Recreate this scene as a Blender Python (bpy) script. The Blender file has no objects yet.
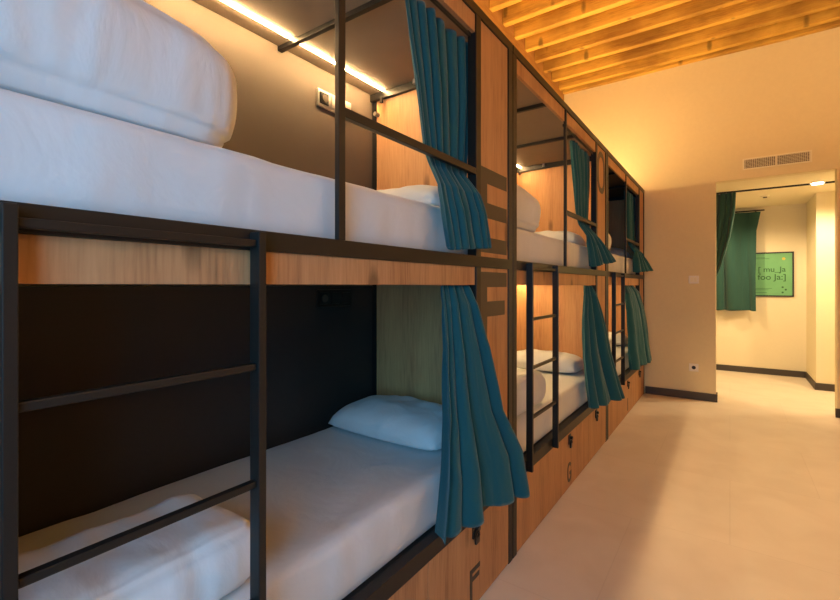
import bpy, bmesh, math, random
from mathutils import Vector, Matrix, noise
random.seed(4)
S = bpy.context.scene
C = S.collection
R = math.radians

# ---------------------------------------------------------------- camera
cd = bpy.data.cameras.new('camera'); cam = bpy.data.objects.new('camera', cd); C.objects.link(cam)
cam.location = (0, 0, 1.3); cam.rotation_euler = (R(90), 0, R(35.1))
cd.sensor_width = 36; cd.lens = 441 / 840 * 36; cd.shift_y = -14.5 / 840; cd.clip_start = .02
S.camera = cam
# ---------------------------------------------------------------- light and exposure
S.view_settings.view_transform = 'Standard'; S.view_settings.look = 'None'
S.view_settings.gamma = 1; S.view_settings.use_curve_mapping = False
S.view_settings.exposure = 0.15
w = bpy.data.worlds.new('world'); S.world = w; w.use_nodes = True
w.node_tree.nodes['Background'].inputs[0].default_value = (.55, .7, 1, 1)
w.node_tree.nodes['Background'].inputs[1].default_value = .25
BLUE = (.20, .60, 1.0); WARM = (1.0, .60, .23); WARM2 = (1.0, .68, .34)
def area(name, loc, target, sx, sy, power, col):
    l = bpy.data.lights.new(name, 'AREA'); l.shape = 'RECTANGLE'; l.size = sx; l.size_y = sy
    l.energy = power; l.color = col
    o = bpy.data.objects.new(name, l); C.objects.link(o); o.location = loc
    o.rotation_euler = (Vector(target) - Vector(loc)).to_track_quat('-Z', 'Y').to_euler()
    return o
def spot(name, loc, target, power, col, ang, blend, rad):
    l = bpy.data.lights.new(name, 'SPOT'); l.energy = power; l.color = col
    l.spot_size = R(ang); l.spot_blend = blend; l.shadow_soft_size = rad
    o = bpy.data.objects.new(name, l); C.objects.link(o); o.location = loc
    o.rotation_euler = (Vector(target) - Vector(loc)).to_track_quat('-Z', 'Y').to_euler()
    return o
area('window_daylight', (.15, -1.10, 1.45), (-.9, .5, 1.0), 1.1, 1.4, 24, BLUE).data.spread = R(130)
spot('ceiling_spotlight', (-1.12, 2.2, 3.78), (.55, 3.4, 0), 250, WARM2, 75, .6, .05)
spot('hall_spotlight_lamp', (.80, 6.58, 2.42), (.45, 6.9, 0), 100, (1, .74, .42), 150, .5, .04)
spot('hall_spotlight_lamp', (-.45, 7.2, 2.42), (-.2, 7.3, 0), 80, WARM2, 150, .5, .04)
spot('hall_spotlight_lamp', (1.5, 6.5, 2.42), (1.3, 6.8, 0), 80, WARM2, 150, .5, .04)
area('right_fill_light', (1.9, 2.4, 2.6), (1.9, 2.4, 4.0), .15, 5.5, 60, (1, .66, .34))  # added fill with no visible source, warm ambient from the right
LED = 250.0          # strength of the strips inside the pods
COVE = 105.0         # strength of the strips lying on top of the pods

# ---------------------------------------------------------------- materials
def newmat(name):
    m = bpy.data.materials.new(name); m.use_nodes = True
    nt = m.node_tree; return m, nt, nt.nodes['Principled BSDF']
def plain(name, col, rough=.6, metal=0, spec=.5, bump=0, scale=60, var=0):
    m, nt, b = newmat(name)
    b.inputs['Base Color'].default_value = (*col, 1); b.inputs['Roughness'].default_value = rough
    b.inputs['Metallic'].default_value = metal; b.inputs['Specular IOR Level'].default_value = spec
    tc = nt.nodes.new('ShaderNodeTexCoord'); n = nt.nodes.new('ShaderNodeTexNoise')
    n.inputs['Scale'].default_value = scale; n.inputs['Detail'].default_value = 4
    nt.links.new(tc.outputs['Object'], n.inputs['Vector'])
    if bump:
        bp = nt.nodes.new('ShaderNodeBump'); bp.inputs['Strength'].default_value = bump; bp.inputs['Distance'].default_value = .01
        nt.links.new(n.outputs[0], bp.inputs['Height']); nt.links.new(bp.outputs[0], b.inputs['Normal'])
    if var:
        r = nt.nodes.new('ShaderNodeValToRGB')
        r.color_ramp.elements[0].position = .3; r.color_ramp.elements[1].position = .7
        r.color_ramp.elements[0].color = (*[c * (1 - var) for c in col], 1); r.color_ramp.elements[1].color = (*[min(1, c * (1 + var)) for c in col], 1)
        nt.links.new(n.outputs[0], r.inputs[0]); nt.links.new(r.outputs[0], b.inputs['Base Color'])
    return m
def emit(name, col, st):
    m, nt, b = newmat(name)
    b.inputs['Base Color'].default_value = (.8, .8, .8, 1)
    b.inputs['Emission Color'].default_value = (*col, 1); b.inputs['Emission Strength'].default_value = st
    return m
def wood(name, c1, c2, c3, stretch=(9, 9, .55), rough=.55, knots=True, seed=0, grime=False):
    m, nt, b = newmat(name); N = nt.nodes.new; L = nt.links.new
    tc = N('ShaderNodeTexCoord'); mp = N('ShaderNodeMapping'); mp.inputs['Scale'].default_value = stretch
    mp.inputs['Location'].default_value = (seed, seed * .7, seed * .3)
    L(tc.outputs['Object'], mp.inputs['Vector'])
    n1 = N('ShaderNodeTexNoise'); n1.inputs['Scale'].default_value = 1.3; n1.inputs['Detail'].default_value = 5; n1.inputs['Distortion'].default_value = .5
    n2 = N('ShaderNodeTexNoise'); n2.inputs['Scale'].default_value = 14; n2.inputs['Detail'].default_value = 3
    L(mp.outputs[0], n1.inputs['Vector']); L(mp.outputs[0], n2.inputs['Vector'])
    mx = N('ShaderNodeMix'); mx.data_type = 'FLOAT'; mx.inputs[0].default_value = .45
    L(n1.outputs[0], mx.inputs[2]); L(n2.outputs[0], mx.inputs[3])
    r = N('ShaderNodeValToRGB'); e = r.color_ramp.elements
    e[0].position = .3; e[0].color = (*c3, 1); e[1].position = .68; e[1].color = (*c1, 1)
    k = e.new(.48); k.color = (*c2, 1)
    L(mx.outputs[0], r.inputs[0]); out = r.outputs[0]
    if knots:
        mk = N('ShaderNodeMapping'); mk.inputs['Scale'].default_value = (5.2, 5.2, 1.9); mk.inputs['Location'].default_value = (seed + .3, seed, .4)
        v = N('ShaderNodeTexVoronoi'); v.inputs['Scale'].default_value = 1.0
        L(tc.outputs['Object'], mk.inputs['Vector']); L(mk.outputs[0], v.inputs['Vector'])
        kr = N('ShaderNodeValToRGB'); kr.color_ramp.elements[0].position = .10; kr.color_ramp.elements[0].color = (.25, .25, .25, 1)
        kr.color_ramp.elements[1].position = .17; kr.color_ramp.elements[1].color = (1, 1, 1, 1)
        L(v.outputs['Distance'], kr.inputs[0])
        mm = N('ShaderNodeMix'); mm.data_type = 'RGBA'; mm.blend_type = 'MULTIPLY'; mm.inputs[0].default_value = .75
        L(out, mm.inputs[6]); L(kr.outputs[0], mm.inputs[7]); out = mm.outputs[2]
    if grime:
        g = N('ShaderNodeTexNoise'); g.inputs['Scale'].default_value = 1.6; g.inputs['Detail'].default_value = 6
        L(tc.outputs['Object'], g.inputs['Vector'])
        gr = N('ShaderNodeValToRGB'); gr.color_ramp.elements[0].position = .36; gr.color_ramp.elements[0].color = (.45, .38, .36, 1)
        gr.color_ramp.elements[1].position = .56; gr.color_ramp.elements[1].color = (1, 1, 1, 1)
        L(g.outputs[0], gr.inputs[0])
        mm = N('ShaderNodeMix'); mm.data_type = 'RGBA'; mm.blend_type = 'MULTIPLY'; mm.inputs[0].default_value = .8
        L(out, mm.inputs[6]); L(gr.outputs[0], mm.inputs[7]); out = mm.outputs[2]
    L(out, b.inputs['Base Color']); b.inputs['Roughness'].default_value = rough
    bp = N('ShaderNodeBump'); bp.inputs['Strength'].default_value = .12; bp.inputs['Distance'].default_value = .005
    L(n2.outputs[0], bp.inputs['Height']); L(bp.outputs[0], b.inputs['Normal'])
    return m
def cloth(name, col, wr=.35, scale=7, weave=0, sheen=.2, rough=.9, stretch=(1, 1, 1)):
    m, nt, b = newmat(name); N = nt.nodes.new; L = nt.links.new
    b.inputs['Base Color'].default_value = (*col, 1); b.inputs['Roughness'].default_value = rough
    b.inputs['Specular IOR Level'].default_value = .2; b.inputs['Sheen Weight'].default_value = sheen
    tc = N('ShaderNodeTexCoord'); mp = N('ShaderNodeMapping'); mp.inputs['Scale'].default_value = stretch
    L(tc.outputs['Object'], mp.inputs['Vector'])
    n = N('ShaderNodeTexNoise'); n.inputs['Scale'].default_value = scale; n.inputs['Detail'].default_value = 5
    n.inputs['Distortion'].default_value = .5
    L(mp.outputs[0], n.inputs['Vector'])
    bp = N('ShaderNodeBump'); bp.inputs['Strength'].default_value = wr; bp.inputs['Distance'].default_value = .03
    L(n.outputs[0], bp.inputs['Height'])
    last = bp
    if weave:
        n2 = N('ShaderNodeTexNoise'); n2.inputs['Scale'].default_value = 350
        L(tc.outputs['Object'], n2.inputs['Vector'])
        b2 = N('ShaderNodeBump'); b2.inputs['Strength'].default_value = weave; b2.inputs['Distance'].default_value = .002
        L(n2.outputs[0], b2.inputs['Height']); L(bp.outputs[0], b2.inputs['Normal']); last = b2
    L(last.outputs[0], b.inputs['Normal'])
    return m
M = {}
M['lit_back'] = plain('lit_back_board', (.105, .080, .062), .6, 0, .35, var=.05, scale=5)  # the dark board again, lightened so LED light is in its colour
M['lit_roof'] = plain('lit_roof_board', (.24, .185, .14), .6, 0, .35, var=.05, scale=5)  # lit copy for the roof, LED bounce painted into a paler tone
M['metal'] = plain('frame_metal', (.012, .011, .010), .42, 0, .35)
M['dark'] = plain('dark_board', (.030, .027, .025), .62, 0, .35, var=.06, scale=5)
M['black'] = plain('black_plastic', (.01, .01, .01), .35)
M['chrome'] = plain('brushed_metal', (.55, .52, .48), .35, .9)
M['oak'] = wood('oak_board', (.50, .275, .130), (.41, .21, .095), (.25, .115, .05))
M['oak2'] = wood('oak_board_inside', (.66, .355, .145), (.58, .29, .115), (.42, .18, .075), seed=3.1)
M['beam'] = wood('pine_beam', (.82, .52, .10), (.72, .42, .065), (.44, .21, .03), stretch=(.7, 9, 9), knots=True, seed=5, grime=True, rough=.7)
M['boards'] = wood('ceiling_boards', (.50, .27, .08), (.42, .21, .05), (.28, .12, .03), stretch=(9, .6, 9), knots=False, rough=.75)
M['sheet'] = cloth('white_sheet', (.60, .62, .64), .30, 5)
M['duvet'] = cloth('white_duvet', (.63, .65, .67), .28, 4, stretch=(1, 2.2, .8))
M['pillow'] = cloth('white_pillow', (.64, .65, .66), .5, 7)
M['teal'] = cloth('teal_curtain', (.008, .082, .100), .12, 9, .3, .25, .85)
M['green'] = cloth('green_curtain', (.022, .075, .066), .10, 9, .2, .2, .85)
M['wall'] = plain('cream_plaster', (.76, .655, .42), .85, bump=.05, scale=30, var=.015)
M['wallg'] = plain('hall_plaster', (.82, .74, .54), .8, bump=.04, scale=30, var=.01)
M['base'] = plain('baseboard_dark', (.055, .045, .038), .5)
M['letter'] = plain('letter_paint', (.055, .042, .03), .5)
M['plate'] = plain('white_plate', (.86, .82, .74), .4)
M['ventm'] = plain('vent_white', (.86, .80, .62), .5)
M['ventd'] = plain('vent_dark', (.10, .075, .05), .7)
M['green_card'] = plain('green_poster', (.15, .43, .20), .5, var=.04, scale=8)
M['ink'] = plain('dark_green_ink', (.025, .12, .04), .6)
M['gold'] = plain('yellow_mark', (.55, .5, .08), .6)
M['led'] = emit('led_light', (1, .64, .28), LED)
M['cove'] = emit('cove_light', (1.0, .61, .24), COVE)
M['spotlens'] = emit('spot_lens', (1, .86, .62), 14)
M['glow'] = emit('pendant_lens', (1, .8, .5), 8)
# floor: pale beige vinyl tiles
def floor_mat():
    m, nt, b = newmat('beige_floor'); N = nt.nodes.new; L = nt.links.new
    tc = N('ShaderNodeTexCoord')
    br = N('ShaderNodeTexBrick'); br.offset = .5; br.inputs['Scale'].default_value = 1
    br.inputs['Brick Width'].default_value = .9; br.inputs['Row Height'].default_value = .9; br.inputs['Mortar Size'].default_value = .0025
    br.inputs['Color1'].default_value = (.70, .63, .54, 1); br.inputs['Color2'].default_value = (.685, .615, .525, 1); br.inputs['Mortar'].default_value = (.64, .57, .485, 1)
    L(tc.outputs['Object'], br.inputs['Vector'])
    n = N('ShaderNodeTexNoise'); n.inputs['Scale'].default_value = 3.5; n.inputs['Detail'].default_value = 6; n.inputs['Distortion'].default_value = .6
    L(tc.outputs['Object'], n.inputs['Vector'])
    r = N('ShaderNodeValToRGB'); r.color_ramp.elements[0].position = .3; r.color_ramp.elements[0].color = (.90, .88, .86, 1)
    r.color_ramp.elements[1].position = .65; r.color_ramp.elements[1].color = (1, 1, 1, 1)
    L(n.outputs[0], r.inputs[0])
    mm = N('ShaderNodeMix'); mm.data_type = 'RGBA'; mm.blend_type = 'MULTIPLY'; mm.inputs[0].default_value = .8
    L(br.outputs['Color'], mm.inputs[6]); L(r.outputs[0], mm.inputs[7]); L(mm.outputs[2], b.inputs['Base Color'])
    b.inputs['Roughness'].default_value = .48; b.inputs['Specular IOR Level'].default_value = .35
    return m
M['floor'] = floor_mat()

# ---------------------------------------------------------------- helpers
def box(bm, x0, x1, y0, y1, z0, z1, bev=0):
    g = bmesh.ops.create_cube(bm, size=1)['verts']
    for v in g:
        v.co = Vector(((x0 + x1) / 2 + v.co.x * (x1 - x0), (y0 + y1) / 2 + v.co.y * (y1 - y0), (z0 + z1) / 2 + v.co.z * (z1 - z0)))
    if bev:
        es = list({e for v in g for e in v.link_edges})
        bmesh.ops.bevel(bm, geom=es, offset=bev, segments=2, affect='EDGES', profile=.6)
    return bm
def cyl(bm, c, r, h, axis='z', seg=20, r2=None):
    g = bmesh.ops.create_cone(bm, cap_ends=True, segments=seg, radius1=r, radius2=r if r2 is None else r2, depth=h)['verts']
    rot = {'z': Matrix(), 'x': Matrix.Rotation(R(90), 4, 'Y'), 'y': Matrix.Rotation(R(90), 4, 'X')}[axis]
    for v in g: v.co = rot @ v.co + Vector(c)
def link(name, bm, mat, parent=None, smooth=False):
    """one mesh object; coordinates are world, made local to the parent chain"""
    off = Vector((0, 0, 0))
    if parent is not None: off = wl(parent)
    me = bpy.data.meshes.new(name)
    for v in bm.verts: v.co -= off
    bmesh.ops.recalc_face_normals(bm, faces=bm.faces)
    bm.to_mesh(me); bm.free()
    me.materials.append(mat)
    if smooth:
        for p in me.polygons: p.use_smooth = True
    o = bpy.data.objects.new(name, me); C.objects.link(o)
    if parent is not None: o.parent = parent
    return o
def wl(o):
    v = Vector((0, 0, 0))
    while o is not None: v += o.location; o = o.parent
    return v
def bobj(name, mat, parent, *a, bev=.0015):
    return link(name, box(bmesh.new(), *a, bev=bev), mat, parent)
def thing(name, label, cat, loc, group=None):
    o = bpy.data.objects.new(name, None); C.objects.link(o); o.location = loc
    o['label'] = label; o['category'] = cat
    if group: o['group'] = group
    return o
def tag(o, label, cat, group=None):
    o['label'] = label; o['category'] = cat
    if group: o['group'] = group
    return o
def struct(name, bm, mat, label=None):
    o = link(name, bm, mat); o['kind'] = 'structure'
    return o
def sbox(name, mat, *a, bev=0):
    return struct(name, box(bmesh.new(), *a, bev=bev), mat)

# ---------------------------------------------------------------- the setting
L_ = -1.86; RW = 2.05; NW = -1.2; FW = 5.92; H = 4.06; LZ = 2.455
sbox('floor', M['floor'], L_ - .12, 2.6, NW - .12, 8.34, -.08, 0)
sbox('wall_left', M['wall'], L_ - .12, L_, NW - .12, FW + .12, 0, H)
bm = bmesh.new(); box(bm, L_, -.128, FW, FW + .12, 0, H); box(bm, .865, RW, FW, FW + .12, 0, H); box(bm, -.128, .865, FW, FW + .12, LZ, H)
struct('wall_far', bm, M['wall'])
sbox('wall_right', M['wall'], RW, RW + .12, NW - .12, FW + .12, 0, H)
bm = bmesh.new()   # near wall with the window opening the daylight comes through
box(bm, L_, -.45, NW - .12, NW, 0, H); box(bm, .75, RW, NW - .12, NW, 0, H); box(bm, -.45, .75, NW - .12, NW, 0, .65); box(bm, -.45, .75, NW - .12, NW, 2.25, H)
struct('wall_near', bm, M['wall'])
bm = bmesh.new()
for a in ((-.45, -.40, .65, 2.25), (.70, .75, .65, 2.25), (-.40, .70, .65, .70), (-.40, .70, 2.20, 2.25), (.13, .17, .70, 2.20)):
    box(bm, a[0], a[1], NW - .08, NW - .03, a[2], a[3])
struct('window_1', bm, M['base'])
sbox('ceiling', M['boards'], L_ - .12, RW + .12, NW - .12, FW + .12, H, H + .06)
# the small hall beyond the opening
HB = 8.2
sbox('wall_hall_back', M['wallg'], -1.6, .88, HB, HB + .12, 0, LZ)
sbox('wall_hall_block', M['wallg'], .88, 2.6, 7.34, HB + .12, 0, LZ)
sbox('wall_hall_left', M['wallg'], -1.72, -1.6, FW + .12, HB + .12, 0, LZ)
sbox('wall_hall_right', M['wallg'], 2.6, 2.72, FW, HB + .12, 0, LZ)
sbox('ceiling_hall', M['wallg'], -1.72, 2.72, FW + .12, HB + .12, LZ, LZ + .1)
bm = bmesh.new(); box(bm, -.835, -.128, FW - .014, FW, 0, .088, .002); struct('baseboard_far', bm, M['base'])
bm = bmesh.new(); box(bm, -.128, -.114, FW - .014, FW + .12, 0, .088, .002); struct('baseboard_jamb', bm, M['base'])
bm = bmesh.new(); box(bm, .851, 2.05, FW - .014, FW, 0, .088, .002); struct('baseboard_far_right', bm, M['base'])
bm = bmesh.new(); box(bm, -1.6, .866, HB - .014, HB, 0, .088, .002); box(bm, .866, .88, 7.326, HB, 0, .088, .002); box(bm, .88, 1.075, 7.326, 7.34, 0, .088, .002)
struct('baseboard_hall', bm, M['base'])

# ceiling beams
sbox('trim_1', M['boards'], L_, L_ + .05, NW, FW, 3.40, H)
names = ['first', 'second', 'third', 'fourth', 'fifth', 'sixth', 'seventh', 'eighth', 'ninth']
ys = [5.88] + [5.73 - .288 * k for k in range(26)]
for k, y in enumerate(ys):
    if y < NW + .1: continue
    bm = bmesh.new(); box(bm, L_ + .051, RW - .01, y - .034, y + .034, 3.84, H - .002, .006)
    # small irregularities of sawn timber
    bmesh.ops.subdivide_edges(bm, edges=[e for e in bm.edges if e.calc_length() > 2], cuts=24)
    for v in bm.verts:
        v.co.y += .006 * noise.noise(Vector((v.co.x * 1.3, k * 7.1, 0))); v.co.z += .005 * noise.noise(Vector((v.co.x * 1.1, k * 3.3, 9))) if v.co.z < 3.95 else 0
    o = link('ceiling_beam', bm, M['beam'])
    if k < 9: lab = 'rough sawn pine ceiling beam, %s one counted from the far cream wall' % names[k]
    else: lab = 'rough sawn pine ceiling beam high above the near end of the bunks'
    tag(o, lab, 'beam', 'ceiling beams')

# ---------------------------------------------------------------- sleeping pods
XF, XB = .843, 1.685
def bigletter(ch, y0, y1, z0, z1, x, t, st=.065):
    """raised flat painted letter on a plane facing +x; y grows to the right of the reader"""
    bm = bmesh.new()
    def b(a0, a1, b0, b1): box(bm, x, x + t, a0, a1, b0, b1)
    if ch in 'EF':
        b(y0, y0 + st, z0, z1)
        b(y0 + st, y1, z1 - st, z1)
        m = (z0 + z1) / 2 + (.0 if ch == 'E' else .02)
        b(y0 + st, y1 - (0 if ch == 'E' else .02 * (y1 - y0) / .26), m - st / 2, m + st / 2)
        if ch == 'E': b(y0 + st, y1, z0, z0 + st)
    elif ch == 'I':
        b((y0 + y1) / 2 - st / 2, (y0 + y1) / 2 + st / 2, z0, z1)
    else:
        cy, cz, ry, rz = (y0 + y1) / 2, (z0 + z1) / 2, (y1 - y0) / 2, (z1 - z0) / 2
        a0, a1 = (0, 2 * math.pi) if ch == 'O' else (R(38), R(350))
        n = 40; rings = []
        for i in range(n + (0 if ch == 'O' else 1)):
            a = a0 + (a1 - a0) * i / n
            def sq(r_, r2_, a=a):
                c, s = math.cos(a), math.sin(a); p = .8
                return cy + math.copysign(abs(c) ** p, c) * r_, cz + math.copysign(abs(s) ** p, s) * r2_
            o_, i_ = sq(ry, rz), sq(ry - st, rz - st)
            rings.append([bm.verts.new((xx, q[0], q[1])) for xx in (x, x + t) for q in (o_, i_)])
        m = len(rings)
        for i in range(m if ch == 'O' else m - 1):
            A, B = rings[i], rings[(i + 1) % m]
            for p, q in ((0, 1), (1, 3), (3, 2), (2, 0)): bm.faces.new((A[p], A[q], B[q], B[p]))
        if ch == 'G': b(cy + ry * .1, y1, cz - st * .9, cz + st * .1)
    return bm

def pod(i, Y0, label, upper_lit, lower_lit, up_letter, low_letter, draw_letters):
    base = (-1.264, Y0 + .98, 0)
    t = thing('bunk_pod', label, 'bunk bed', base, 'bunk pods along the left wall')
    me, ok = M['metal'], M['oak']
    def P(name, mat, x0, x1, y0, y1, z0, z1, parent=t, bev=.002):   # x given as distance left of the camera
        return bobj(name, mat, parent, -x1, -x0, Y0 + y0, Y0 + y1, z0, z1, bev=bev)
    # frame
    for y in (.003, 1.919):
        P('post', me, XF, XF + .04, y, y + .045, 0, 2.405)
        P('post', me, XB - .03, XB, y + (.0 if y > 1 else .02), y + (.02 if y > 1 else .045), 0, 2.36)
    P('post', me, XF, XF + .04, 1.597, 1.64, .413, 2.405)
    P('post', me, XF, XF + .016, .828, .853, 1.421, 2.405)
    P('top_rail', me, XF - .001, XF + .04, .003, 1.964, 2.405, 2.445)
    P('middle_rail', me, XF - .001, XF + .04, .048, 1.919, 1.376, 1.421)
    P('lower_rail', me, XF - .001, XF + .038, .048, 1.919, .354, .413)
    P('guard_rail', me, XF, XF + .02, .850, 1.597, 1.752, 1.778)
    P('end_rail', me, XF + .04, XB, 1.90, 1.922, 2.35, 2.39)
    P('end_rail', me, XF + .04, XB, .045, .065, 2.35, 2.39)
    for y in (.60, 1.27): P('cross_bar', me, XF + .04, XB, y, y + .024, 2.368, 2.389)
    # boards
    P('upper_back_panel', M['lit_back'] if upper_lit else M['dark'], XB, XB + .018, .02, 1.95, 1.30, 2.40)  # lit bunks get the paler copy here and on the underside above
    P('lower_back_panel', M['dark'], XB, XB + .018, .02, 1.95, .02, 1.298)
    P('roof_panel', M['lit_roof'] if upper_lit else M['dark'], XF + .04, XB, .05, 1.95, 2.391, 2.412)
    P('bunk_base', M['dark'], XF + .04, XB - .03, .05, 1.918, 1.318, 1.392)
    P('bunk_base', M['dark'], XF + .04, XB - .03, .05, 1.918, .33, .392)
    for y in (.028, 1.924):
        P('end_panel', M['oak2'], XF + .04, XB - .002, y, y + .016, 1.394, 2.389)
        P('end_panel', M['oak2'], XF + .04, XB - .002, y, y + .016, .02, 1.392)
    P('fascia', ok, XF + .006, XF + .022, .048, .818, 2.331, 2.405)
    P('fascia', ok, XF + .006, XF + .022, .850, 1.597, 2.331, 2.405)
    P('fascia', ok, XF + .006, XF + .022, .048, 1.597, 1.302, 1.376)
    P('curtain_rail', me, XF + .024, XF + .032, .86, 1.596, 2.315, 2.331)
    up = P('letter_panel', ok, XF + .006, XF + .022, 1.64, 1.919, 1.421, 2.405)
    lp = P('letter_panel', ok, XF + .006, XF + .022, 1.64, 1.919, .413, 1.376)
    x = -(XF + .006)
    if up_letter == 'E': link('letter', bigletter('E', Y0 + 1.64, Y0 + 1.905, 1.44, 1.80, x, .0015), M['letter'], up)
    if up_letter == 'O': link('letter', bigletter('O', Y0 + 1.655, Y0 + 1.905, 2.04, 2.375, x, .0015, .045), M['letter'], up)
    if low_letter == 'F': link('letter', bigletter('F', Y0 + 1.64, Y0 + 1.905, 1.00, 1.358, x, .0015), M['letter'], lp)
    for (y0, y1, ly, ch) in ((.05, 1.248, .90, draw_letters[0]), (1.252, 1.917, 1.585, draw_letters[1])):
        d = P('drawer_front', ok, XF + .001, XF + .018, y0, y1, .006, .352)
        lk = bmesh.new(); yy = Y0 + ly; xx = -XF
        box(lk, xx - .001, xx + .006, yy - .022, yy + .022, .285, .345, .002)
        cyl(lk, (xx + .012, yy, .325), .010, .02, 'x')
        box(lk, xx + .006, xx + .016, yy - .016, yy + .016, .262, .292, .004)
        n = 12                                            # shackle of the hasp
        for a in range(n):
            A = math.pi * a / (n - 1); cyl(lk, (xx + .013, yy + .013 * math.cos(A), .292 + .016 * math.sin(A)), .0035, .007, 'y', 8)
        link('lock', lk, M['black'], d)
        if ch: link('letter', bigletter(ch, Y0 + ly - .04, Y0 + ly + .045, .04, .165, -XF - .001, .0015, .019), M['letter'], d)
    # ladder
    lx0, lx1 = .809, .842
    ld = P('ladder', me, lx0, lx1, .163, .181, .362, 1.414)
    ld.name = 'ladder'
    P('ladder_post', me, lx0, lx1, .5636, .5816, .362, 1.414, ld)
    for z in (.627, .880, 1.128, 1.389):
        P('rung', me, lx0 + .008, lx0 + .025, .181, .5636, z - .0075, z + .0075, ld, bev=.003)
    # socket strip on the back wall of the upper bunk
    for zz, pm in ((2.24, M['chrome']), (1.235, M['black'])):
        s = P('socket_plate', pm, XB - .012, XB, 1.50, 1.735, zz - .044, zz + .044, bev=.004)
        for k in range(3):
            yc = 1.50 + .0395 + k * .078
            P('socket_face', M['black'] if k == 0 else pm, XB - .017, XB - .012, yc - .029, yc + .029, zz - .029, zz + .029, s, bev=.003)
        bm = bmesh.new(); cyl(bm, (-(XB - .020), Y0 + 1.5395, zz), .019, .006, 'x', 24); link('socket_hole', bm, M['ventd'], s)
    # fittings
    bm = bmesh.new(); box(bm, -1.60, -1.585, Y0 + 1.885, Y0 + 1.9, 2.32, 2.35, .002); link('bracket', bm, me, t)
    bm = bmesh.new(); cyl(bm, (-1.64, Y0 + 1.905, 2.27), .012, .03, 'y', 12); link('clamp', bm, M['chrome'], t)
    bm = bmesh.new(); cyl(bm, (-1.36, Y0 + 1.886, 2.375), .011, .022, 'z', 12); link('screw_cap', bm, M['chrome'], t)
    # light strips
    for z, lit in ((2.384, upper_lit), (1.311, lower_lit)):
        P('light_strip', M['led'] if lit else M['plate'], 1.578, 1.585, .07, 1.90, z, z + .006)
    P('cove_light_strip', M['cove'], 1.26, 1.30, .06, 1.90, 2.44, 2.452)
    return t
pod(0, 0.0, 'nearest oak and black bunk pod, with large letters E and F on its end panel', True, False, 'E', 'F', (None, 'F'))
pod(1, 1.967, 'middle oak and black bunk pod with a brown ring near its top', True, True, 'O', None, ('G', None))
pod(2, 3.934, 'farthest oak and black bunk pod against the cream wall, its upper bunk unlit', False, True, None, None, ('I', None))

# ---------------------------------------------------------------- soft things
def softbox(x0, x1, y0, y1, z0, z1, r, nx, ny, nz, f, p=4):
    """closed rounded box surface, displaced by f(co, normal, u)"""
    bm = bmesh.new()
    c = Vector(((x0 + x1) / 2, (y0 + y1) / 2, (z0 + z1) / 2)); h = Vector(((x1 - x0) / 2, (y1 - y0) / 2, (z1 - z0) / 2))
    vs = {}
    def vert(i, j, k):
        key = (i, j, k)
        if key not in vs:
            q = Vector((2 * i / nx - 1, 2 * j / ny - 1, 2 * k / nz - 1))
            w_ = Vector((q.x * h.x, q.y * h.y, q.z * h.z))
            inn = Vector([max(-(h[a] - r), min(h[a] - r, w_[a])) for a in range(3)])
            d = w_ - inn
            nrm = d.normalized() if d.length > 1e-6 else Vector((0, 0, 1))
            pos = inn + nrm * r if d.length > 1e-6 else w_
            vs[key] = bm.verts.new(c + pos + f(c + pos, nrm, q))
        return vs[key]
    for a, (n1, n2, n3) in enumerate(((nx, ny, nz), (ny, nz, nx), (nz, nx, ny))):
        for s in (0, n1):
            for j in range(n2):
                for k in range(n3):
                    quad = []
                    for (dj, dk) in ((0, 0), (1, 0), (1, 1), (0, 1)):
                        idx = [0, 0, 0]; idx[a] = s; idx[(a + 1) % 3] = j + dj; idx[(a + 2) % 3] = k + dk
                        quad.append(vert(*idx))
                    try: bm.faces.new(quad)
                    except ValueError: pass
    return bm
def nz_(v, s, o=0): return noise.noise(Vector((v[0] * s + o, v[1] * s + o * 1.7, v[2] * s - o)))

def mattress(Y0, zb, zt, seed, label):
    def f(co, n, q):
        d = n * (.006 * nz_(co, 6, seed))
        e = max(abs(q.x), abs(q.y))
        sag = -.004 * (1 - q.x * q.x) if n.z > .6 else 0
        puck = .007 * noise.noise(Vector((co.x * 2, co.y * 17, co.z * 3 + seed))) * (1 if abs(n.z) < .6 else .35)
        # tucked under at the bottom
        t = max(0, (zb + .06 - co.z) / .06)
        v = (d + n * puck) * .8
        if n.z > .5: v.z = min(v.z, 0)
        if n.z < -.3: v = Vector((v.x * .2, v.y * .2, 0))
        v.x = max(min(v.x, .004), -.004) if abs(q.x) > .97 else v.x
        v.y = max(min(v.y, .006), -.006)
        return v + Vector((-q.x * .010 * t, 0, 0)) + Vector((0, 0, sag))
    bm = softbox(-1.646, -.888, Y0 + .075, Y0 + 1.886, zb, zt, .035, 34, 70, 10, f)
    o = link('mattress', bm, M['sheet'], None, True)
    recenter(o); tag(o, label, 'mattress', 'mattresses in the bunk pods'); return o
def recenter(o):
    me = o.data; xs = [v.co.copy() for v in me.vertices]
    c = sum(xs, Vector()) / len(xs); c.z = min(v.z for v in xs)
    for v in me.vertices: v.co -= c
    o.location = c
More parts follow.
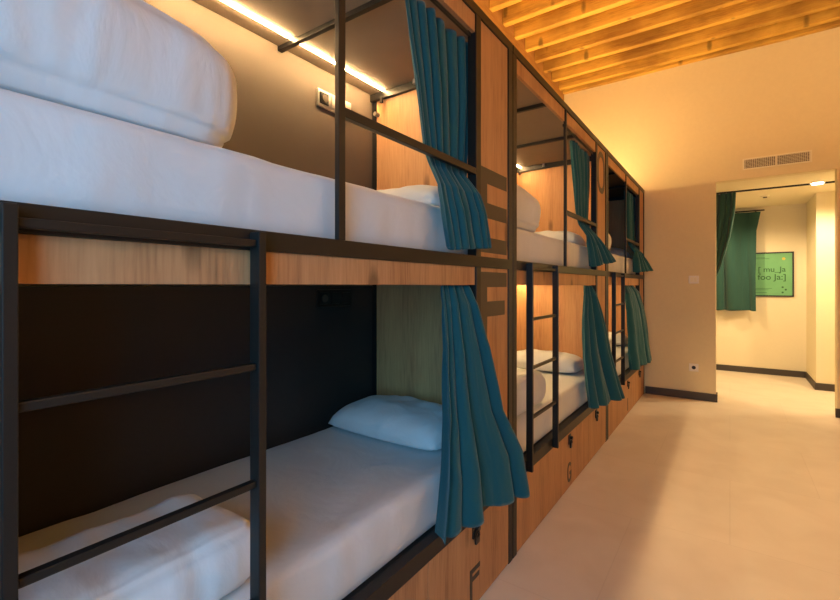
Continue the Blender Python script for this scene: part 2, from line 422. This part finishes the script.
def duvet(Y0, zb, zt, x0, x1, seed, label, yend=.6, r=.085, tilt=0):
    def f(co, n, q):
        h = (co.z - zb) / (zt - zb)
        # vertical pulled wrinkles on the faces, softer on top
        wr = .007 * noise.noise(Vector((co.x * 6 + seed, co.y * 15, co.z * 2.5)))
        wr += .003 * noise.noise(Vector((co.x * 14, co.y * 34 + seed, co.z * 6 + co.y * 8)))
        wr += .010 * nz_(co, 3.2, seed)
        # fold crease running round near the bottom
        cr = -.007 * math.exp(-((h - .14) / .035) ** 2)
        cr2 = -.006 * math.exp(-((h - .84) / .05) ** 2)
        bulge = .018 * math.sin(max(0, min(1, h)) * math.pi)
        side = 1 if abs(n.z) < .75 else .25
        v = n * (wr * (1 if n.z > -.5 else 0) + (cr + cr2 + bulge) * side)
        m_ = math.hypot(n.x, n.y)
        if n.z < 0 and m_ > .25:
            k_ = r * .75 * (1 - m_) / m_; v.x += n.x * k_; v.y += n.y * k_
        v.z += tilt * (q.y) * h
        if co.z < zb + .012: v.z = max(v.z, zb + .004 - co.z)
        return v
    bm = softbox(-x1, -x0, Y0 + .09, Y0 + yend, zb + .004, zt, min(r, (zt - zb) * .48), 34, 46, 20, f)
    for v in bm.verts: v.co.z = max(v.co.z, zb)
    o = link('folded_duvet', bm, M['duvet'], None, True); recenter(o)
    tag(o, label, 'duvet', 'folded duvets at the foot of the beds'); return o
def pillow(Y0, zb, seed, label, th=.145):
    bm = bmesh.new(); nx, ny = 36, 26
    x0, x1, y0, y1 = -1.625, -.945, Y0 + 1.47, Y0 + 1.875
    for s in (1, -1):
        g = []
        for i in range(nx + 1):
            row = []
            for j in range(ny + 1):
                u, v = 2 * i / nx - 1, 2 * j / ny - 1
                prof = (max(0, 1 - abs(u) ** 3.2) ** .45) * (max(0, 1 - abs(v) ** 2.8) ** .45)
                pin = 1 - .06 * (1 - abs(v)) ** .5 * abs(u) ** 4
                cr = 1 - .10 * (u * v) ** 2
                x = (x0 + x1) / 2 + u * cr * (x1 - x0) / 2 * (1 - .05 * (1 - v * v) * abs(u)) ; y = (y0 + y1) / 2 + v * cr * (y1 - y0) / 2 * (1 - .05 * (1 - u * u) * abs(v))
                wr = .010 * noise.noise(Vector((x * 9 + seed, y * 9, 0))) + .006 * noise.noise(Vector((x * 22, y * 10, seed)))
                if s > 0: z = zb + .03 + prof * (th - .03 + wr)
                else: z = zb + .03 - prof * .029
                row.append(bm.verts.new((x, y, z)))
            g.append(row)
        for i in range(nx):
            for j in range(ny):
                bm.faces.new((g[i][j], g[i + 1][j], g[i + 1][j + 1], g[i][j + 1]))
    bmesh.ops.remove_doubles(bm, verts=bm.verts, dist=.0008)
    o = link('pillow', bm, M['pillow'], None, True); recenter(o)
    return tag(o, label, 'pillow', 'pillows at the head of the beds')

PODN = ['nearest pod', 'middle pod', 'farthest pod']
for k, Y0 in enumerate((0, 1.967, 3.934)):
    mattress(Y0, .393, .600, k * 3.1 + 1, 'white sheeted mattress on the lower bunk of the ' + PODN[k])
    mattress(Y0, 1.393, 1.604, k * 5.3 + 2, 'white sheeted mattress on the upper bunk of the ' + PODN[k])
    duvet(Y0, .603, [.755, .79, .79][k], .912, 1.21, k * 2.7 + 4, 'white duvet folded at the ladder end of the lower bunk in the ' + PODN[k], yend=.632, r=.045)
    duvet(Y0, 1.607, [1.90, 1.885, 1.86][k], .925, 1.42, k * 4.9 + 7, 'thick white duvet folded on the upper bunk of the ' + PODN[k], yend=[.61, .67, .60][k], r=[.11, .13, .12][k], tilt=-.03)
    pillow(Y0, .602, k + .5, 'white pillow at the head of the lower bunk in the ' + PODN[k])
    pillow(Y0, 1.606, k + 3.5, 'white pillow at the head of the upper bunk in the ' + PODN[k])

def curtain(name, mat, rows, nf, seed, label, group, cols=150, nrow=60, sharp=.0, thick=.0025, axis='y'):
    """rows: (z_left, z_right, y_left, x_left, y_right, x_right, amp) from top to hem"""
    bm = bmesh.new(); g = []
    for a in range(nrow + 1):
        t = a / nrow * (len(rows) - 1); i = min(int(t), len(rows) - 2); fr = t - i
        sm = fr * fr * (3 - 2 * fr) * .5 + fr * .5
        rr = [rows[i][m] * (1 - sm) + rows[i + 1][m] * sm for m in range(7)]
        line = []
        for b in range(cols + 1):
            s = b / cols
            ph = s * nf + .25 * math.sin(s * 9 + seed) + .12 * math.sin(a / nrow * 3 + s * 5 + seed)
            w_ = math.sin(ph * 2 * math.pi)
            w_ = math.copysign(abs(w_) ** .8, w_)
            ampv = rr[6] * 1.12 * (1 + .45 * math.sin(s * 13 + seed * 2)) * .85
            z = rr[0] * (1 - s) + rr[1] * s
            along = s + .35 / nf * .3 * math.cos(ph * 2 * math.pi)
            y = rr[2] + (rr[4] - rr[2]) * along; x = rr[3] + (rr[5] - rr[3]) * s
            off = w_ * ampv + .004 * noise.noise(Vector((s * 30, a * .12, seed)))
            hem = .006 * math.sin(ph * 2 * math.pi + 1) if a == nrow else 0
            if axis == 'y': line.append(bm.verts.new((-(x + off), y, z + hem)))
            else: line.append(bm.verts.new((y, x + off, z + hem)))
        g.append(line)
    for a in range(nrow):
        for b in range(cols): bm.faces.new((g[a][b], g[a][b + 1], g[a + 1][b + 1], g[a + 1][b]))
    o = link(name, bm, mat, None, True); recenter(o)
    md = o.modifiers.new('thickness', 'SOLIDIFY'); md.thickness = thick; md.offset = 0
    return tag(o, label, 'curtain', group)
G1 = 'teal privacy curtains on the bunk pods'
up_rows = [
 # nearest: little flare
 [(2.318, 2.318, 1.19, .915, 1.665, .915, .018), (2.05, 2.05, 1.25, .912, 1.66, .915, .020), (1.80, 1.80, 1.305, .905, 1.63, .912, .014), (1.74, 1.74, 1.318, .888, 1.585, .886, .013), (1.66, 1.66, 1.302, .840, 1.588, .828, .014), (1.58, 1.58, 1.305, .828, 1.608, .812, .018), (1.43, 1.455, 1.335, .820, 1.620, .798, .018)],
 [(2.318, 2.318, 1.15, .910, 1.66, .915, .016), (2.05, 2.05, 1.22, .905, 1.655, .915, .018), (1.82, 1.82, 1.28, .905, 1.61, .912, .012), (1.74, 1.74, 1.30, .888, 1.56, .886, .012), (1.66, 1.66, 1.30, .835, 1.575, .815, .012), (1.60, 1.60, 1.30, .830, 1.61, .780, .020), (1.435, 1.49, 1.295, .812, 1.68, .715, .022)],
 [(2.318, 2.318, 1.20, .910, 1.66, .915, .016), (2.05, 2.05, 1.23, .905, 1.655, .915, .018), (1.82, 1.82, 1.28, .905, 1.61, .912, .012), (1.74, 1.74, 1.30, .888, 1.56, .886, .012), (1.66, 1.66, 1.30, .835, 1.575, .815, .012), (1.60, 1.60, 1.26, .830, 1.60, .790, .020), (1.44, 1.47, 1.18, .812, 1.68, .725, .022)]]
low_rows = [
 [(1.300, 1.300, 1.39, .892, 1.588, .882, .012), (1.22, 1.22, 1.38, .880, 1.578, .838, .016), (1.05, 1.05, 1.365, .868, 1.605, .808, .022), (.80, .80, 1.34, .850, 1.655, .780, .028), (.60, .62, 1.30, .832, 1.735, .735, .033), (.435, .44, 1.24, .812, 1.76, .715, .036)],
 [(1.300, 1.300, 1.44, .892, 1.588, .882, .012), (1.22, 1.22, 1.38, .880, 1.578, .838, .016), (1.05, 1.05, 1.27, .862, 1.62, .800, .022), (.80, .80, 1.23, .846, 1.65, .755, .026), (.60, .62, 1.24, .830, 1.68, .715, .030), (.43, .45, 1.25, .812, 1.72, .670, .032)],
 [(1.302, 1.302, 1.08, .910, 1.575, .910, .014), (1.22, 1.22, 1.02, .880, 1.578, .838, .016), (1.05, 1.05, 1.03, .862, 1.62, .800, .022), (.80, .80, 1.04, .846, 1.67, .765, .026), (.60, .62, 1.00, .830, 1.66, .745, .030), (.44, .47, .96, .812, 1.69, .720, .032)]]
for k, Y0 in enumerate((0, 1.967, 3.934)):
    sh = lambda rows: [(r[0], r[1], r[2] + Y0, r[3], r[4] + Y0, r[5], r[6]) for r in rows]
    curtain('privacy_curtain', M['teal'], sh(up_rows[k]), 7, 11 + k, 'teal curtain drawn aside on the upper bunk of the ' + PODN[k], G1)
    curtain('privacy_curtain', M['teal'], sh(low_rows[k]), 4, 23 + k, 'teal curtain flaring over the drawers from the lower bunk of the ' + PODN[k], G1)

# ---------------------------------------------------------------- the far wall and the hall
t = thing('air_vent', 'white rectangular air grille with fine mesh on the wall above the opening', 'vent', (.395, FW - .012, 2.55))
bm = bmesh.new()
for a in ((.112, .678, 2.548, 2.562), (.112, .678, 2.655, 2.669), (.112, .128, 2.562, 2.655), (.662, .678, 2.562, 2.655)): box(bm, a[0], a[1], FW - .012, FW, a[2], a[3])
link('frame', bm, M['ventm'], t)
bobj('backing', M['ventd'], t, .128, .662, FW - .003, FW, 2.562, 2.655, bev=0)
bm = bmesh.new()
for k in range(34): box(bm, .134 + k * .0158, .1375 + k * .0158, FW - .009, FW - .004, 2.562, 2.655)
for k in range(6): box(bm, .128, .662, FW - .010, FW - .006, 2.574 + k * .0145, 2.577 + k * .0145)
box(bm, .388, .402, FW - .011, FW - .003, 2.562, 2.655)
link('grille', bm, M['ventm'], t)
t = thing('light_switch', 'small cream wall switch at shoulder height beside the opening', 'switch', (-.338, FW - .01, 1.32))
bobj('plate', M['plate'], t, -.388, -.288, FW - .009, FW, 1.322, 1.412, bev=.002)
bobj('rocker', M['ventm'], t, -.370, -.341, FW - .014, FW - .009, 1.340, 1.394, bev=.002); bobj('rocker', M['ventm'], t, -.337, -.308, FW - .014, FW - .009, 1.340, 1.394, bev=.002)
t = thing('wall_socket', 'white power socket low on the cream wall beside the opening', 'socket', (-.338, FW - .01, .32))
bobj('plate', M['plate'], t, -.384, -.292, FW - .009, FW, .320, .408, bev=.002)
bm = bmesh.new(); cyl(bm, (-.338, FW - .010, .364), .020, .004, 'y', 24); link('socket_hole', bm, M['black'], t)

# framed green poster
t = thing('framed_poster', 'green poster with dark phonetic lettering in a thin black frame on the hall wall', 'poster', (.49, HB - .02, 1.136))
px0, px1, pz0, pz1 = .235, .745, 1.138, 1.784
bm = bmesh.new()
for a in ((px0, px1, pz0, pz0 + .018), (px0, px1, pz1 - .018, pz1), (px0, px0 + .018, pz0 + .018, pz1 - .018), (px1 - .018, px1, pz0 + .018, pz1 - .018)): box(bm, a[0], a[1], HB - .022, HB, a[2], a[3])
link('frame', bm, M['black'], t)
card = bobj('print', M['green_card'], t, px0 + .018, px1 - .018, HB - .012, HB - .002, pz0 + .018, pz1 - .018, bev=0)
def text(body, x, z, size, mat, parent, y):
    cu = bpy.data.curves.new('text', 'FONT'); cu.body = body; cu.size = size; cu.extrude = .0006; cu.offset = .0012
    o = bpy.data.objects.new('tmp', cu); C.objects.link(o)
    bpy.context.view_layer.update()
    me = bpy.data.meshes.new_from_object(o.evaluated_get(bpy.context.evaluated_depsgraph_get()))
    bpy.data.objects.remove(o)
    me.transform(Matrix.Translation((x, y, z)) @ Matrix.Rotation(R(90), 4, 'X'))
    me.transform(Matrix.Translation(-wl(parent)))
    me.materials.clear(); me.materials.append(mat)
    q = bpy.data.objects.new('lettering', me); C.objects.link(q); q.parent = parent; return q
text('[ mu_Ja', .335, 1.500, .105, M['ink'], card, HB - .0125)
text('foo Ja:]', .335, 1.385, .115, M['ink'], card, HB - .0125)
bm = bmesh.new()
for (x0, x1, z) in ((.29, .42, 1.705), (.29, .47, 1.69), (.29, .50, 1.255), (.29, .46, 1.235), (.29, .44, 1.195)): box(bm, x0, x1, HB - .0132, HB - .012, z, z + .005)
for (x, z) in ((.62, 1.275), (.655, 1.24), (.62, 1.20)): cyl(bm, (x, HB - .0126, z), .013, .0012, 'y', 16)
link('small_print', bm, M['ink'], card)
bm = bmesh.new(); cyl(bm, (.632, HB - .0126, 1.685), .019, .0012, 'y', 20); link('round_mark', bm, M['gold'], card)

# hall curtains on a ceiling track
bm = bmesh.new(); box(bm, -.9, 2.0, 6.612, 6.634, LZ - .018, LZ, .001)
o = link('curtain_track', bm, M['metal']); tag(o, 'thin black curtain track running across the hall ceiling', 'track')
curtain('hall_curtain', M['green'],
  [(LZ - .02, LZ - .02, -.40, 6.62, .055, 6.62, .022), (2.20, 2.20, -.40, 6.63, .045, 6.63, .022), (1.9, 1.9, -.41, 6.64, .0, 6.64, .020), (1.55, 1.55, -.42, 6.66, -.09, 6.66, .016), (1.25, 1.25, -.43, 6.68, -.20, 6.68, .012), (1.0, 1.0, -.42, 6.66, -.24, 6.66, .02), (.25, .25, -.46, 6.66, -.21, 6.66, .03)],
  8, 41, 'dark green curtain hanging from the ceiling track, gathered aside behind the wall edge', 'green hall curtains', axis='x')
curtain('hall_curtain', M['green'],
  [(2.375, 2.375, -.42, 8.10, .345, 8.10, .026), (2.1, 2.1, -.42, 8.10, .300, 8.10, .030), (1.5, 1.5, -.40, 8.09, .300, 8.09, .034), (.93, .93, -.39, 8.08, .310, 8.08, .040)],
  4, 47, 'green curtain hanging straight against the back wall beside the poster', 'green hall curtains', axis='x')
bm = bmesh.new(); cyl(bm, (-.04, 8.10, 2.395), .010, .9, 'x', 12); box(bm, -.30, -.28, 8.1, HB, 2.385, 2.405); box(bm, .30, .32, 8.1, HB, 2.385, 2.405)
o = link('curtain_rod', bm, M['metal']); tag(o, 'dark rod carrying the green curtain on the hall back wall', 'curtain rod')
# ceiling fittings in the hall
t = thing('ceiling_spotlight', 'lit flush round spotlight in the hall ceiling beside the track', 'spotlight', (.80, 6.585, LZ))
bm = bmesh.new(); cyl(bm, (.80, 6.585, LZ - .006), .066, .012, 'z', 32); link('trim_ring', bm, M['ventm'], t)
bm = bmesh.new(); cyl(bm, (.80, 6.585, LZ - .016), .052, .010, 'z', 32); link('lens', bm, M['spotlens'], t)
t = thing('smoke_detector', 'small round detector on the hall ceiling', 'smoke detector', (.37, 7.2, LZ))
bm = bmesh.new(); cyl(bm, (.37, 7.2, LZ - .008), .045, .016, 'z', 24, .05); link('base', bm, M['ventm'], t)
bm = bmesh.new(); cyl(bm, (.37, 7.2, LZ - .021), .022, .010, 'z', 20); link('sensor', bm, M['ventd'], t)
